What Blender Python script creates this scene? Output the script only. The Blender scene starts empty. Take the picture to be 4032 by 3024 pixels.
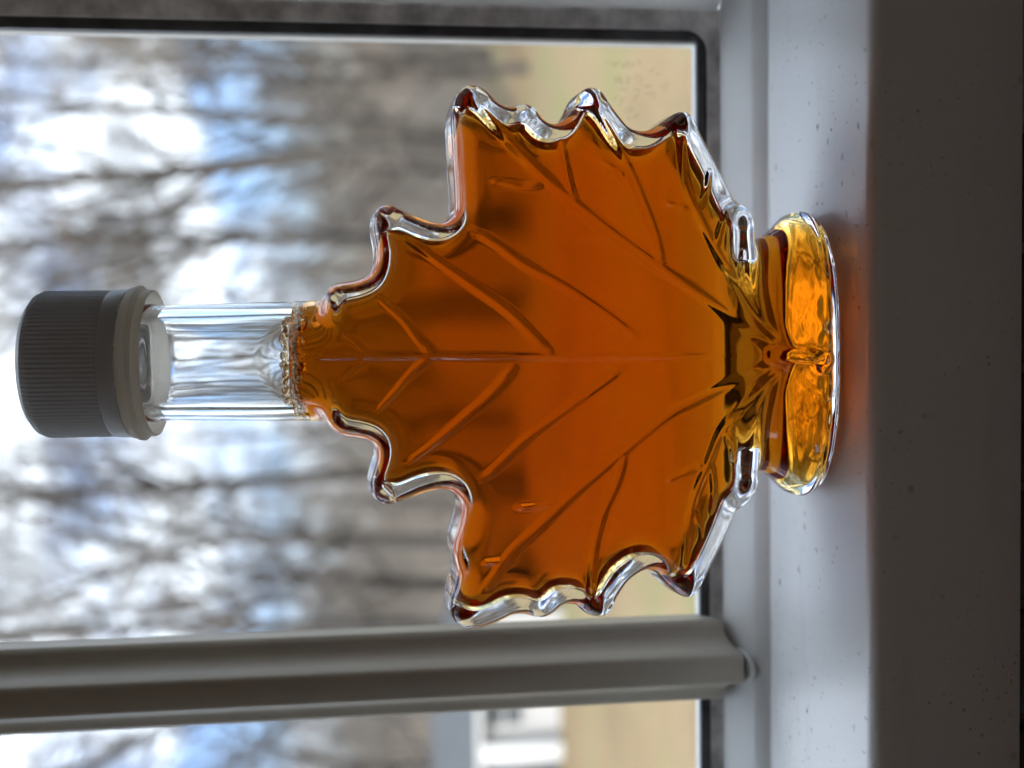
import bpy, bmesh, math, random
import numpy as np
from mathutils import Vector, Matrix

S = bpy.context.scene
COL = S.collection
rad = math.radians
MM = 0.001

# ------------------------------------------------------------------ camera
EYE = Vector((0.0019, -0.2, 0.0837))
def set_camera():
    p, psi, rho = rad(6.3), rad(2.0), rad(-0.95)
    F = Vector((-math.sin(psi)*math.cos(p), math.cos(psi)*math.cos(p), -math.sin(p)))
    R0 = Vector((math.cos(psi), math.sin(psi), 0)); U0 = R0.cross(F)
    Rt = math.cos(rho)*R0 + math.sin(rho)*U0
    Up = -math.sin(rho)*R0 + math.cos(rho)*U0
    # the phone was held on its side: picture right is world down, picture up is world right
    x, y, z = -Up, Rt, -F
    cd = bpy.data.cameras.new('camera'); c = bpy.data.objects.new('camera', cd); COL.objects.link(c)
    c.matrix_world = Matrix(((x.x,y.x,z.x,EYE.x),(x.y,y.y,z.y,EYE.y),(x.z,y.z,z.z,EYE.z),(0,0,0,1)))
    cd.sensor_fit = 'HORIZONTAL'; cd.sensor_width = 36; cd.lens = 36.0
    cd.clip_start = 0.01; cd.clip_end = 2000
    cd.dof.use_dof = True; cd.dof.focus_distance = 0.190; cd.dof.aperture_fstop = 10.5
    cd.dof.aperture_blades = 0
    S.camera = c
set_camera()

# ------------------------------------------------------------------ sky, sun, exposure
SUN_EL, SUN_AZ = rad(38), rad(205)      # azimuth clockwise from +Y: high behind the house, a little to the left
def set_world():
    w = bpy.data.worlds.new('World'); S.world = w; w.use_nodes = True
    nt = w.node_tree; n = nt.nodes; l = nt.links; n.clear()
    out = n.new('ShaderNodeOutputWorld'); bg = n.new('ShaderNodeBackground'); bg.inputs[1].default_value = 0.055
    sky = n.new('ShaderNodeTexSky'); sky.sky_type = 'NISHITA'; sky.sun_disc = False
    sky.dust_density = 0.2; sky.ozone_density = 2.0; sky.sun_elevation = SUN_EL; sky.sun_rotation = SUN_AZ
    tc = n.new('ShaderNodeTexCoord')
    mp = n.new('ShaderNodeMapping'); mp.inputs['Scale'].default_value = (1.0,1.0,2.2); mp.inputs['Location'].default_value = CLOUD_OFF
    no = n.new('ShaderNodeTexNoise'); no.inputs['Scale'].default_value = 2.6; no.inputs['Detail'].default_value = 7; no.inputs['Roughness'].default_value = .55
    cr = n.new('ShaderNodeValToRGB'); cr.color_ramp.elements[0].position = .455; cr.color_ramp.elements[1].position = .555
    mx = n.new('ShaderNodeMix'); mx.data_type = 'RGBA'
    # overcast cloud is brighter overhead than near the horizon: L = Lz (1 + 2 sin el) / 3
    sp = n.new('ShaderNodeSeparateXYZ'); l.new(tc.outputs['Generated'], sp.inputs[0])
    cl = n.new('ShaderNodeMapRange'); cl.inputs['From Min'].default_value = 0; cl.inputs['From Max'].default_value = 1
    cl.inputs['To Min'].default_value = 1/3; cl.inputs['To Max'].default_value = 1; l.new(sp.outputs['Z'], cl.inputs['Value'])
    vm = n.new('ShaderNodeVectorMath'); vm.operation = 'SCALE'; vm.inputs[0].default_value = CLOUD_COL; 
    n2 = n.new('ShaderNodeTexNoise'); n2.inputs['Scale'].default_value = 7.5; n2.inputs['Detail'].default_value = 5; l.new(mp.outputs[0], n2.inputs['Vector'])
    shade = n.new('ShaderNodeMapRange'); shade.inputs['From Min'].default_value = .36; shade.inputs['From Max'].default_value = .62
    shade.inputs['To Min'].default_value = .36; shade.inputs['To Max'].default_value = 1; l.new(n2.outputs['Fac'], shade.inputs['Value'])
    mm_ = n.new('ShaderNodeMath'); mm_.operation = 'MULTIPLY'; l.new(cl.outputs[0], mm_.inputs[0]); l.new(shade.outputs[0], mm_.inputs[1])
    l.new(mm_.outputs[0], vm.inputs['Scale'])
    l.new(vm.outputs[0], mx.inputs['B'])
    l.new(tc.outputs['Generated'], mp.inputs[0]); l.new(mp.outputs[0], no.inputs['Vector'])
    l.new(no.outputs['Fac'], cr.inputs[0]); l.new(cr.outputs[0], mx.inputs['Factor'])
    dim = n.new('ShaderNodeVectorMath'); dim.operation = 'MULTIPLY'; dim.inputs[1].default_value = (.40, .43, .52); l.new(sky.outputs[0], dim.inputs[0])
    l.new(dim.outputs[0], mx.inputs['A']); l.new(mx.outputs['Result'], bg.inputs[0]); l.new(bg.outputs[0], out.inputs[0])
    sd = bpy.data.lights.new('sun', 'SUN'); sd.energy = 0.55; sd.angle = rad(10); sd.color = (1, .95, .86)
    so = bpy.data.objects.new('sun', sd); COL.objects.link(so)
    d = Vector((math.sin(SUN_AZ)*math.cos(SUN_EL), math.cos(SUN_AZ)*math.cos(SUN_EL), math.sin(SUN_EL)))
    so.rotation_euler = d.to_track_quat('Z', 'Y').to_euler(); so.location = (0, 0, 20)
CLOUD_OFF = (15.3, 6.4, 0.2)
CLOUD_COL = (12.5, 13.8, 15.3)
set_world()
S.view_settings.view_transform = 'Standard'; S.view_settings.look = 'None'
S.view_settings.gamma = 1; S.view_settings.exposure = 3.3
S.render.engine = 'CYCLES'
cy = S.cycles
cy.max_bounces = 32; cy.transmission_bounces = 28; cy.transparent_max_bounces = 32
cy.diffuse_bounces = 5; cy.glossy_bounces = 10; cy.volume_bounces = 0
cy.caustics_refractive = True; cy.caustics_reflective = True; cy.blur_glossy = 0.3
cy.sample_clamp_indirect = 12; cy.use_denoising = True
cy.use_adaptive_sampling = False

# ------------------------------------------------------------------ helpers
def tag(o, label=None, cat=None, group=None, kind=None):
    if label: o['label'] = label
    if cat: o['category'] = cat
    if group: o['group'] = group
    if kind: o['kind'] = kind
    return o
def empty(name, loc=(0,0,0), label=None, cat=None, group=None):
    o = bpy.data.objects.new(name, None); COL.objects.link(o); o.location = loc; o.empty_display_size = .01
    return tag(o, label, cat, group)
def link_mesh(name, me, mat=None, parent=None):
    o = bpy.data.objects.new(name, me); COL.objects.link(o)
    if mat and not me.materials: me.materials.append(mat)
    if parent: o.parent = parent
    return o
def from_arrays(name, v, f, mat=None, parent=None, smooth=False):
    me = bpy.data.meshes.new(name); me.from_pydata([tuple(map(float,p)) for p in v], [], [tuple(map(int,q)) for q in f]); me.update()
    if smooth: me.polygons.foreach_set('use_smooth', [True]*len(me.polygons))
    return link_mesh(name, me, mat, parent)
def bm_obj(name, bm, mat=None, parent=None, smooth=False, sharp=None):
    me = bpy.data.meshes.new(name); bm.to_mesh(me); bm.free()
    if smooth:
        me.polygons.foreach_set('use_smooth', [True]*len(me.polygons))
        if sharp is not None: me.set_sharp_from_angle(angle=rad(sharp))
    return link_mesh(name, me, mat, parent)
def add_box(bm, x0, x1, y0, y1, z0, z1, bevel=0, seg=2):
    r = bmesh.ops.create_cube(bm, size=1, matrix=Matrix.Translation(((x0+x1)/2,(y0+y1)/2,(z0+z1)/2)) @ Matrix.Diagonal((x1-x0,y1-y0,z1-z0,1)))
    if bevel:
        es = list({e for v in r['verts'] for e in v.link_edges})
        bmesh.ops.bevel(bm, geom=es, offset=bevel, segments=seg, affect='EDGES', profile=.5)
def box(name, x0, x1, y0, y1, z0, z1, mat, parent=None, bevel=0, seg=2):
    bm = bmesh.new(); add_box(bm, x0, x1, y0, y1, z0, z1, bevel, seg)
    return bm_obj(name, bm, mat, parent, smooth=bool(bevel), sharp=50)
def lathe(prof, n=96, closed=False, mod=None):
    """prof: [(r,z)] ; mod(i_ang, j, r)->r"""
    v, f = [], []
    m = len(prof)
    for i in range(n):
        a = 2*math.pi*i/n
        for j,(r,z) in enumerate(prof):
            rr = mod(i, j, r) if mod else r
            v.append((rr*math.cos(a), rr*math.sin(a), z))
    for i in range(n):
        k = (i+1) % n
        for j in range(m if closed else m-1):
            jj = (j+1) % m
            f.append((i*m+j, k*m+j, k*m+jj, i*m+jj))
    return v, f
def extrude_profile(prof, axis, a0, a1, frame=None):
    """closed polygon prof swept straight: axis 'x' -> (y,z) profile, 'z' -> (x,y) profile"""
    n = len(prof); v = []
    for a in (a0, a1):
        for p, q in prof:
            v.append((a, p, q) if axis == 'x' else (p, q, a))
    f = [(i, (i+1) % n, n+(i+1) % n, n+i) for i in range(n)]
    f += [tuple(range(n))[::-1], tuple(range(n, 2*n))]
    return v, f
def fix_normals(o):
    bm = bmesh.new(); bm.from_mesh(o.data); bmesh.ops.recalc_face_normals(bm, faces=bm.faces); bm.to_mesh(o.data); bm.free()

# ------------------------------------------------------------------ materials
class NT:
    def __init__(s, name):
        s.m = bpy.data.materials.new(name); s.m.use_nodes = True
        s.t = s.m.node_tree; s.n = s.t.nodes; s.l = s.t.links; s.n.clear()
        s.out = s.n.new('ShaderNodeOutputMaterial')
    def add(s, kind, **kw):
        nd = s.n.new(kind)
        for k, v in kw.items():
            if k in nd.inputs.keys(): nd.inputs[k].default_value = v
            else: setattr(nd, k, v)
        return nd
    def link(s, a, b): s.l.new(a, b)
    def noise(s, scale, detail=4, rough=.5, space='Object', stretch=None):
        tc = s.add('ShaderNodeTexCoord'); src = tc.outputs[space]
        if stretch:
            mp = s.add('ShaderNodeMapping'); mp.inputs['Scale'].default_value = stretch; s.link(src, mp.inputs[0]); src = mp.outputs[0]
        no = s.add('ShaderNodeTexNoise', Scale=scale, Detail=detail, Roughness=rough); s.link(src, no.inputs['Vector'])
        return no.outputs['Fac']
    def ramp(s, fac, stops):
        r = s.add('ShaderNodeValToRGB'); cr = r.color_ramp
        while len(cr.elements) < len(stops): cr.elements.new(.5)
        for e, (p, c) in zip(cr.elements, stops): e.position = p; e.color = (*c, 1) if len(c) == 3 else c
        s.link(fac, r.inputs[0]); return r.outputs[0]
    def bump(s, h, strength, dist):
        b = s.add('ShaderNodeBump', Strength=strength, Distance=dist); s.link(h, b.inputs['Height']); return b.outputs[0]
def principled(name, color, rough=.5, nscale=None, ndetail=4, amount=.12, bump=0, bdist=.001, spec=.5, metallic=0, coat=0):
    t = NT(name); p = t.add('ShaderNodeBsdfPrincipled', Roughness=rough, Metallic=metallic)
    p.inputs['Specular IOR Level'].default_value = spec; p.inputs['Coat Weight'].default_value = coat
    p.inputs['Base Color'].default_value = (*color, 1)
    if nscale:
        f = t.noise(nscale, ndetail)
        lo = tuple(c*(1-amount) for c in color); hi = tuple(min(1, c*(1+amount)) for c in color)
        t.link(t.ramp(f, [(.3, lo), (.7, hi)]), p.inputs['Base Color'])
        if bump: t.link(t.bump(f, bump, bdist), p.inputs['Normal'])
    t.link(p.outputs[0], t.out.inputs[0]); return t.m

def mat_sill():
    t = NT('sill_paint'); p = t.add('ShaderNodeBsdfPrincipled', Roughness=.34); p.inputs['Coat Weight'].default_value = .5; p.inputs['Coat Roughness'].default_value = .28
    tint = t.ramp(t.noise(9, 4, .6), [(.3, (.845,.86,.845)), (.7, (.895,.91,.895))])
    # fine dark specks of dirt in two sizes, gathered in patches
    tc = t.add('ShaderNodeTexCoord'); total = None
    def specks(scale, r0, r1, gscale, g0, g1, stretch, amt):
        mp = t.add('ShaderNodeMapping'); mp.inputs['Scale'].default_value = stretch; t.link(tc.outputs['Object'], mp.inputs[0])
        wn = t.add('ShaderNodeTexNoise', Scale=scale*4, Detail=2); t.link(mp.outputs[0], wn.inputs['Vector'])
        ws = t.add('ShaderNodeVectorMath', operation='SCALE'); ws.inputs['Scale'].default_value = .35/scale; t.link(wn.outputs['Color'], ws.inputs[0])
        wa = t.add('ShaderNodeVectorMath', operation='ADD'); t.link(mp.outputs[0], wa.inputs[0]); t.link(ws.outputs[0], wa.inputs[1])
        vo = t.add('ShaderNodeTexVoronoi', Scale=scale, Randomness=1.0); t.link(wa.outputs[0], vo.inputs['Vector'])
        sc_ = t.add('ShaderNodeSeparateColor'); t.link(vo.outputs['Color'], sc_.inputs[0])
        sub = t.add('ShaderNodeMath', operation='DIVIDE'); t.link(vo.outputs['Distance'], sub.inputs[0])
        ad = t.add('ShaderNodeMath', operation='ADD'); ad.inputs[1].default_value = .25; t.link(sc_.outputs[0], ad.inputs[0]); t.link(ad.outputs[0], sub.inputs[1])
        dots = t.ramp(sub.outputs[0], [(r0,(1,1,1)), (r1,(0,0,0))])
        gate = t.ramp(t.noise(gscale, 3, .6), [(g0,(0,0,0)), (g1,(amt,amt,amt))])
        mu = t.add('ShaderNodeMath', operation='MULTIPLY'); t.link(gate, mu.inputs[0]); t.link(dots, mu.inputs[1]); return mu.outputs[0]
    d1 = specks(260, .10, .20, 30, .50, .62, (1,1,1), .75)
    d2_ = specks(620, .10, .24, 55, .46, .62, (1,.6,1), .5)
    d3 = specks(120, .05, .10, 24, .52, .6, (1,1,1), .45)
    mu = t.add('ShaderNodeMath', operation='MAXIMUM'); t.link(d1, mu.inputs[0]); t.link(d2_, mu.inputs[1])
    mu2 = t.add('ShaderNodeMath', operation='MAXIMUM'); t.link(mu.outputs[0], mu2.inputs[0]); t.link(d3, mu2.inputs[1]); mu = mu2
    mx = t.add('ShaderNodeMix', data_type='RGBA'); mx.inputs['B'].default_value = (.20,.17,.14,1)
    t.link(mu.outputs[0], mx.inputs['Factor']); t.link(tint, mx.inputs['A'])
    # smears and long scuffs running along the board
    sm = t.ramp(t.noise(60, 6, .65, stretch=(.22,1,1)), [(.56,(0,0,0)), (.74,(.40,.40,.40))])
    m2 = t.add('ShaderNodeMix', data_type='RGBA'); m2.inputs['B'].default_value = (.60,.59,.57,1)
    t.link(sm, m2.inputs['Factor']); t.link(mx.outputs['Result'], m2.inputs['A'])
    t.link(m2.outputs['Result'], p.inputs['Base Color'])
    b1 = t.bump(t.noise(420, 3, .6, stretch=(1,.25,1)), .22, .0004)
    b = t.add('ShaderNodeBump', Strength=.5, Distance=.0006); t.link(mu.outputs[0], b.inputs['Height']); t.link(b1, b.inputs['Normal'])
    vr = t.ramp(t.noise(34, 5, .6), [(.3,(.27,)*3), (.75,(.45,)*3)])
    t.link(vr, p.inputs['Roughness'])
    t.link(b.outputs[0], p.inputs['Normal']); t.link(p.outputs[0], t.out.inputs[0]); return t.m
def mat_glass(name, ior, rough=0.0, col=(1,1,1)):
    t = NT(name); g = t.add('ShaderNodeBsdfGlass', IOR=ior, Roughness=rough); g.inputs['Color'].default_value = (*col,1)
    t.link(g.outputs[0], t.out.inputs[0]); return t
def mat_syrup():
    t = mat_glass('maple_syrup', 0.955)
    v = t.add('ShaderNodeVolumeAbsorption', Density=SYRUP_DENSITY); v.inputs['Color'].default_value = SYRUP_COL
    t.link(v.outputs[0], t.out.inputs['Volume']); return t.m
SYRUP_DENSITY = 330.0
SYRUP_COL = (.936, .705, .03, 1)
def mat_pane():
    t = NT('window_glass'); tr = t.add('ShaderNodeBsdfTransparent'); tr.inputs[0].default_value = (.992,.995,.993,1)
    gl = t.add('ShaderNodeBsdfGlossy', Roughness=.02)
    lw = t.add('ShaderNodeLayerWeight', Blend=.5)
    pw = t.add('ShaderNodeMath', operation='POWER'); pw.inputs[1].default_value = 5; t.link(lw.outputs['Facing'], pw.inputs[0])
    ma = t.add('ShaderNodeMath', operation='MULTIPLY_ADD'); ma.inputs[1].default_value = .75; ma.inputs[2].default_value = .04; t.link(pw.outputs[0], ma.inputs[0])
    mx = t.add('ShaderNodeMixShader'); t.link(ma.outputs[0], mx.inputs[0]); t.link(tr.outputs[0], mx.inputs[1]); t.link(gl.outputs[0], mx.inputs[2])
    t.link(mx.outputs[0], t.out.inputs[0]); return t.m
def mat_etch():
    t = NT('etched_frost'); tr = t.add('ShaderNodeBsdfTransparent'); df = t.add('ShaderNodeBsdfDiffuse'); df.inputs[0].default_value = (.35,.34,.30,1)
    mx = t.add('ShaderNodeMixShader'); mx.inputs[0].default_value = .22
    t.link(tr.outputs[0], mx.inputs[1]); t.link(df.outputs[0], mx.inputs[2]); t.link(mx.outputs[0], t.out.inputs[0]); return t.m
def mat_plastic(name, col, trans, tcol, rough=.38):
    t = NT(name); p = t.add('ShaderNodeBsdfPrincipled', Roughness=rough); p.inputs['Base Color'].default_value = (*col,1)
    tl = t.add('ShaderNodeBsdfTranslucent'); tl.inputs[0].default_value = (*tcol,1)
    mx = t.add('ShaderNodeMixShader'); mx.inputs[0].default_value = trans
    f = t.noise(900, 3); t.link(t.bump(f, .08, .0002), p.inputs['Normal'])
    t.link(p.outputs[0], mx.inputs[1]); t.link(tl.outputs[0], mx.inputs[2]); t.link(mx.outputs[0], t.out.inputs[0]); return t.m
def mat_ground():
    t = NT('leaf_litter'); p = t.add('ShaderNodeBsdfPrincipled', Roughness=.9)
    a = t.ramp(t.noise(.22, 5, .6), [(.34,(.19,.135,.062)), (.50,(.24,.17,.085)), (.58,(.19,.17,.065)), (.70,(.25,.16,.095))])
    b = t.ramp(t.noise(7, 4, .7), [(.35,(.78,.78,.78)), (.65,(1.1,1.1,1.1))])
    mx = t.add('ShaderNodeMix', data_type='RGBA', blend_type='MULTIPLY'); mx.inputs['Factor'].default_value = 1
    t.link(a, mx.inputs['A']); t.link(b, mx.inputs['B'])
    # browner litter up in the woods (by distance from the lawn)
    tc = t.add('ShaderNodeTexCoord'); sx = t.add('ShaderNodeSeparateXYZ'); t.link(tc.outputs['Object'], sx.inputs[0])
    mr = t.add('ShaderNodeMapRange'); mr.inputs['From Min'].default_value = 36; mr.inputs['From Max'].default_value = 48; t.link(sx.outputs['Y'], mr.inputs['Value'])
    m2 = t.add('ShaderNodeMix', data_type='RGBA'); m2.inputs['B'].default_value = (.22,.18,.135,1)
    t.link(mr.outputs[0], m2.inputs['Factor']); t.link(mx.outputs['Result'], m2.inputs['A'])
    t.link(m2.outputs['Result'], p.inputs['Base Color']); t.link(p.outputs[0], t.out.inputs[0]); return t.m

M = dict(
    sill=mat_sill(),
    vinyl=principled('white_vinyl', (.85,.87,.845), .42, 60, 4, .04, .05, .0003),
    muntin=principled('warm_white_vinyl', (.60,.56,.46), .42, 60, 4, .04, .05, .0003),
    rubber=principled('black_gasket_rubber', (.085,.09,.093), .45, 120, 5, .5, .2, .0004),
    sealant=principled('grey_sealant', (.72,.70,.68), .5, 160, 5, .4, .3, .0005),
    spacer=principled('pale_spacer', (.75,.73,.68), .4, 80),
    glass=mat_glass('clear_bottle_glass', 1.5, 0, (.985,.99,.99)).m,
    syrup=mat_syrup(),
    bubble=mat_glass('air_bubble', .70).m,
    droplet=mat_glass('syrup_film', 1.4, 0, (.98,.93,.84)).m,
    pane=mat_pane(), etch=mat_etch(),
    cap=mat_plastic('white_cap_plastic', (.75,.79,.83), .28, (.88,.88,.87)),
    ring=mat_plastic('milky_ring_plastic', (.86,.85,.83), .8, (.95,.93,.90), .3),
    room=principled('room_paint', (.62,.49,.36), .8, 3, 3, .05),
    floor=principled('wood_floor', (.30,.20,.125), .5, 5, 4, .2),
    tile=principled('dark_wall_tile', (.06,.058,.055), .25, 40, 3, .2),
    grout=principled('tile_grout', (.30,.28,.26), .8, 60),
    casing=principled('white_casing_paint', (.72,.72,.70), .45, 40, 3, .04),
    siding=principled('white_siding', (.50,.49,.475), .6, 3, 3, .05),
    roof=principled('grey_shingle_roof', (.075,.082,.088), .8, 2, 4, .15),
    darkglass=principled('dark_pane_and_opening', (.06,.07,.08), .1, 3),
    trim=principled('white_trim', (.62,.62,.61), .5, 4, 2, .03),
    ground=mat_ground(),
    bark=principled('grey_bark', (.075,.066,.058), .85, 5, 5, .35),
    twig=principled('pale_twig', (.27,.235,.195), .8, .6, 3, .3),
    twig2=principled('grey_twig', (.15,.13,.115), .8, .6, 3, .3),
)

# ------------------------------------------------------------------ the maple leaf bottle (implicit surface, millimetres)
OUT= [(0.5,4.4),(2.8,8.6),(6.9,12.0),(12.7,14.3),(18.4,14.6),(22.0,14.8),(25.5,14.9),(27.5,15.6),(28.9,17.1),(30.2,18.9),(33.4,20.7),(37.8,23.0),(41.7,25.2),(45.4,27.0),(46.6,28.6),(46.6,30.2),(45.6,32.0),(43.8,34.7),(42.9,36.9),(43.3,39.4),(44.8,40.9),(47.6,43.1),(50.1,44.8),(50.9,46.6),(50.8,47.9),(49.5,49.5),(47.0,50.6),(44.7,52.4),(44.0,54.0),(44.4,55.4),(46.4,57.2),(47.6,58.7),(47.6,60.2),(47.0,62.5),(48.1,64.6),(49.8,66.3),(51.0,68.4),(51.0,70.2),(50.0,71.7),(48.0,72.8),(45.1,73.5),(40.8,73.4),(36.5,73.3),(32.3,73.1),(28.0,73.1),(26.6,73.5),(25.7,74.6),(25.5,76.1),(25.9,77.8),(26.7,79.9),(28.0,82.5),(28.8,84.1),(28.8,86.1),(27.8,87.6),(25.9,88.3),(23.3,88.1),(20.4,87.7),(17.8,88.0),(15.9,89.0),(14.9,91.2),(14.4,94.1),(13.8,96.1),(12.1,97.1),(10.6,97.4),(8.5,98.0),(7.4,100.1),(6.9,102.6),(5.9,105.6),(3.6,108.5),(0.6,110.2),(-2.8,108.6),(-5.4,105.8),(-6.7,102.9),(-8.1,100.2),(-9.6,98.3),(-11.2,97.4),(-12.7,96.3),(-14.0,94.2),(-14.5,91.3),(-15.3,89.1),(-16.6,88.3),(-18.5,88.4),(-21.0,89.2),(-23.2,89.6),(-25.4,89.1),(-26.7,87.6),(-27.1,85.8),(-26.4,82.9),(-25.2,79.9),(-24.5,76.9),(-24.7,74.7),(-25.8,73.3),(-28.0,72.6),(-31.5,73.3),(-34.1,74.2),(-35.9,74.3),(-37.6,74.0),(-39.8,73.5),(-42.4,73.9),(-45.0,74.8),(-47.2,75.0),(-49.4,74.2),(-50.8,72.5),(-51.2,70.3),(-50.4,67.2),(-49.4,64.6),(-48.7,63.2),(-48.6,61.0),(-49.4,58.3),(-49.3,56.5),(-48.3,54.7),(-47.0,53.0),(-47.4,50.7),(-48.7,49.4),(-49.7,47.2),(-49.7,45.4),(-48.4,44.0),(-45.8,42.6),(-43.2,40.8),(-41.8,39.0),(-41.0,37.2),(-41.6,35.4),(-43.5,33.6),(-45.6,31.3),(-46.8,29.5),(-46.5,27.6),(-44.2,25.8),(-40.7,23.9),(-38.1,22.5),(-34.5,20.7),(-30.5,18.8),(-29.2,16.9),(-27.0,15.1),(-24.8,14.4),(-22.6,14.4),(-19.1,14.2),(-13.7,13.9),(-7.4,11.7),(-3.5,8.3),(-1.5,4.2)]
VEINS=[([(0.8,105.1),(0.8,97.0),(0.7,80.4),(0.3,55.0),(-0.0,28.7),(-0.3,6.3)],0.9,0.7,0.6),
([(0.9,89.4),(3.3,91.3),(4.8,93.2)],0.45,0.7,0.3),
([(0.7,89.6),(-1.3,92.1),(-3.6,94.6)],0.45,0.7,0.3),
([(1.3,77.7),(3.6,80.0),(7.4,82.8),(9.8,85.4),(11.2,87.1)],0.8,0.9,0.5),
([(0.5,77.9),(-1.8,80.9),(-5.6,84.3),(-9.1,87.7)],0.8,0.9,0.5),
([(1.4,56.3),(3.3,58.4),(8.5,63.4),(14.0,71.0),(18.2,76.8),(22.0,82.2)],1.0,1.1,0.6),
([(-1.9,62.9),(-6.3,67.0),(-10.8,72.2),(-15.0,77.3),(-18.9,82.6)],1.0,1.1,0.6),
([(3.7,40.2),(8.3,46.2),(12.9,53.1),(17.3,60.8),(20.7,65.4),(23.4,70.0)],0.8,1.0,0.8),
([(-1.7,42.4),(-5.1,47.2),(-10.6,55.1),(-15.1,61.2),(-19.5,65.9),(-22.0,69.0)],0.8,1.0,0.8),
([(-0.1,8.5),(2.2,14.4),(8.7,23.3),(15.5,33.9),(22.8,44.4),(31.2,54.6),(36.8,60.5),(42.3,65.5),(47.0,69.7)],1.0,1.1,1.1),
([(-0.7,8.5),(-2.0,14.4),(-4.5,19.8),(-8.3,28.8),(-10.8,34.1),(-16.9,42.1),(-24.8,51.8),(-31.3,58.8),(-36.2,64.0),(-43.8,69.3)],1.0,1.1,1.1),
([(28.5,50.8),(30.8,51.9),(35.0,52.7),(39.7,53.5)],0.8,0.9,0.6),
([(31.9,57.0),(31.5,60.6),(32.4,66.5)],0.6,0.9,0.5),
([(16.6,35.0),(22.8,36.3),(31.7,39.7),(37.7,42.5),(45.2,46.7)],0.9,1.0,0.9),
([(33.4,42.1),(34.9,44.2),(36.3,46.3)],0.7,0.8,0.5),
([(20.7,43.3),(21.7,46.1),(21.4,50.9)],0.4,0.9,0.3),
([(-17.5,42.3),(-23.1,43.9),(-29.0,46.6),(-35.9,48.3),(-44.6,48.9)],0.9,1.0,0.9),
([(-26.1,53.1),(-27.0,56.2),(-27.4,62.6)],0.8,0.9,0.6),
([(-37.1,63.6),(-37.3,65.7),(-37.4,68.7)],0.8,0.9,0.6),
([(-0.1,7.6),(2.8,11.7),(7.6,16.2),(12.4,19.2),(18.9,23.6),(26.2,27.6),(32.6,30.3),(41.6,30.8)],1.0,1.1,0.9),
([(-0.7,7.6),(-2.9,11.7),(-8.7,17.6),(-13.8,23.0),(-19.6,25.8),(-28.3,29.4),(-39.6,31.0)],1.0,1.1,0.9),
([(27.8,28.3),(27.8,31.2),(28.6,34.4)],0.9,1.0,0.3),
([(28.5,27.1),(31.4,25.9),(34.8,25.0)],0.8,0.9,0.5),
([(20.6,24.2),(24.1,23.1),(27.1,21.9)],0.8,0.9,0.5),
([(12.4,19.8),(16.3,19.0),(19.8,18.6)],0.6,0.8,0.3),
([(-20.7,27.1),(-21.7,30.7),(-23.2,34.4)],0.9,1.0,0.3),
([(-20.1,25.8),(-24.5,24.9),(-29.7,25.4)],0.8,0.9,0.5),
([(-14.0,23.3),(-16.7,21.3),(-20.2,20.8)],0.8,0.9,0.5),
([(-28.7,29.4),(-32.3,27.6),(-34.4,27.4)],0.7,0.9,0.3),
([(1.9,10.8),(5.9,14.4),(11.1,16.2)],0.6,0.8,0.4),
([(-2.5,10.8),(-6.3,14.0),(-11.6,15.8)],0.6,0.8,0.4)]
def catmull(P, n=5, closed=True):
    P = np.array(P, float); N = len(P); out = []
    rng = range(N if closed else N-1)
    for i in rng:
        if closed: p0, p1, p2, p3 = P[i-1], P[i], P[(i+1) % N], P[(i+2) % N]
        else: p0, p1, p2, p3 = P[max(i-1,0)], P[i], P[i+1], P[min(i+2,N-1)]
        for t in np.arange(n)/n:
            out.append(.5*((2*p1)+(-p0+p2)*t+(2*p0-5*p1+4*p2-p3)*t*t+(-p0+3*p1-3*p2+p3)*t**3))
    if not closed: out.append(P[-1])
    return np.array(out)
GX0, GX1, GZ0, GZ1, GH = -58., 58., -4., 118., .25
gx = np.arange(GX0, GX1+.01, GH); gz = np.arange(GZ0, GZ1+.01, GH)
GXX, GZZ = np.meshgrid(gx, gz, indexing='ij')
def seg_dist(ax, az, bx, bz, X, Z):
    dx, dz = bx-ax, bz-az; L = dx*dx+dz*dz+1e-12
    t = np.clip(((X-ax)*dx+(Z-az)*dz)/L, 0, 1)
    return np.hypot(X-ax-t*dx, Z-az-t*dz), t
def blur(A, s):
    r = int(3*s)+1; k = np.exp(-.5*(np.arange(-r, r+1)/s)**2); k /= k.sum()
    A = np.apply_along_axis(lambda m: np.convolve(np.pad(m, r, 'edge'), k, 'valid'), 0, A)
    return np.apply_along_axis(lambda m: np.convolve(np.pad(m, r, 'edge'), k, 'valid'), 1, A)
def polygon_sdf(P):
    d = np.full(GXX.shape, 1e9, np.float32); inside = np.zeros(GXX.shape, bool)
    X = GXX.astype(np.float32); Z = GZZ.astype(np.float32)
    for (ax, az), (bx, bz) in zip(P, np.roll(P, -1, 0)):
        x0, x1 = min(ax, bx)-9, max(ax, bx)+9; z0, z1 = min(az, bz)-9, max(az, bz)+9
        i0, i1 = max(0, int((x0-GX0)/GH)), min(len(gx), int((x1-GX0)/GH)+2)
        k0, k1 = max(0, int((z0-GZ0)/GH)), min(len(gz), int((z1-GZ0)/GH)+2)
        if i1 > i0 and k1 > k0:
            sub, _ = seg_dist(ax, az, bx, bz, X[i0:i1, k0:k1], Z[i0:i1, k0:k1])
            d[i0:i1, k0:k1] = np.minimum(d[i0:i1, k0:k1], sub)
        if az != bz:
            c = ((az > gz) != (bz > gz))
            xi = ax+(gz-az)*(bx-ax)/(bz-az)
            inside[:, c] ^= gx[:, None] < xi[c][None, :]
    d = np.minimum(d, 9.)
    return np.where(inside, -d, d)
D2 = blur(polygon_sdf(catmull(OUT, 4)), 2.0).astype(np.float32)
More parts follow.
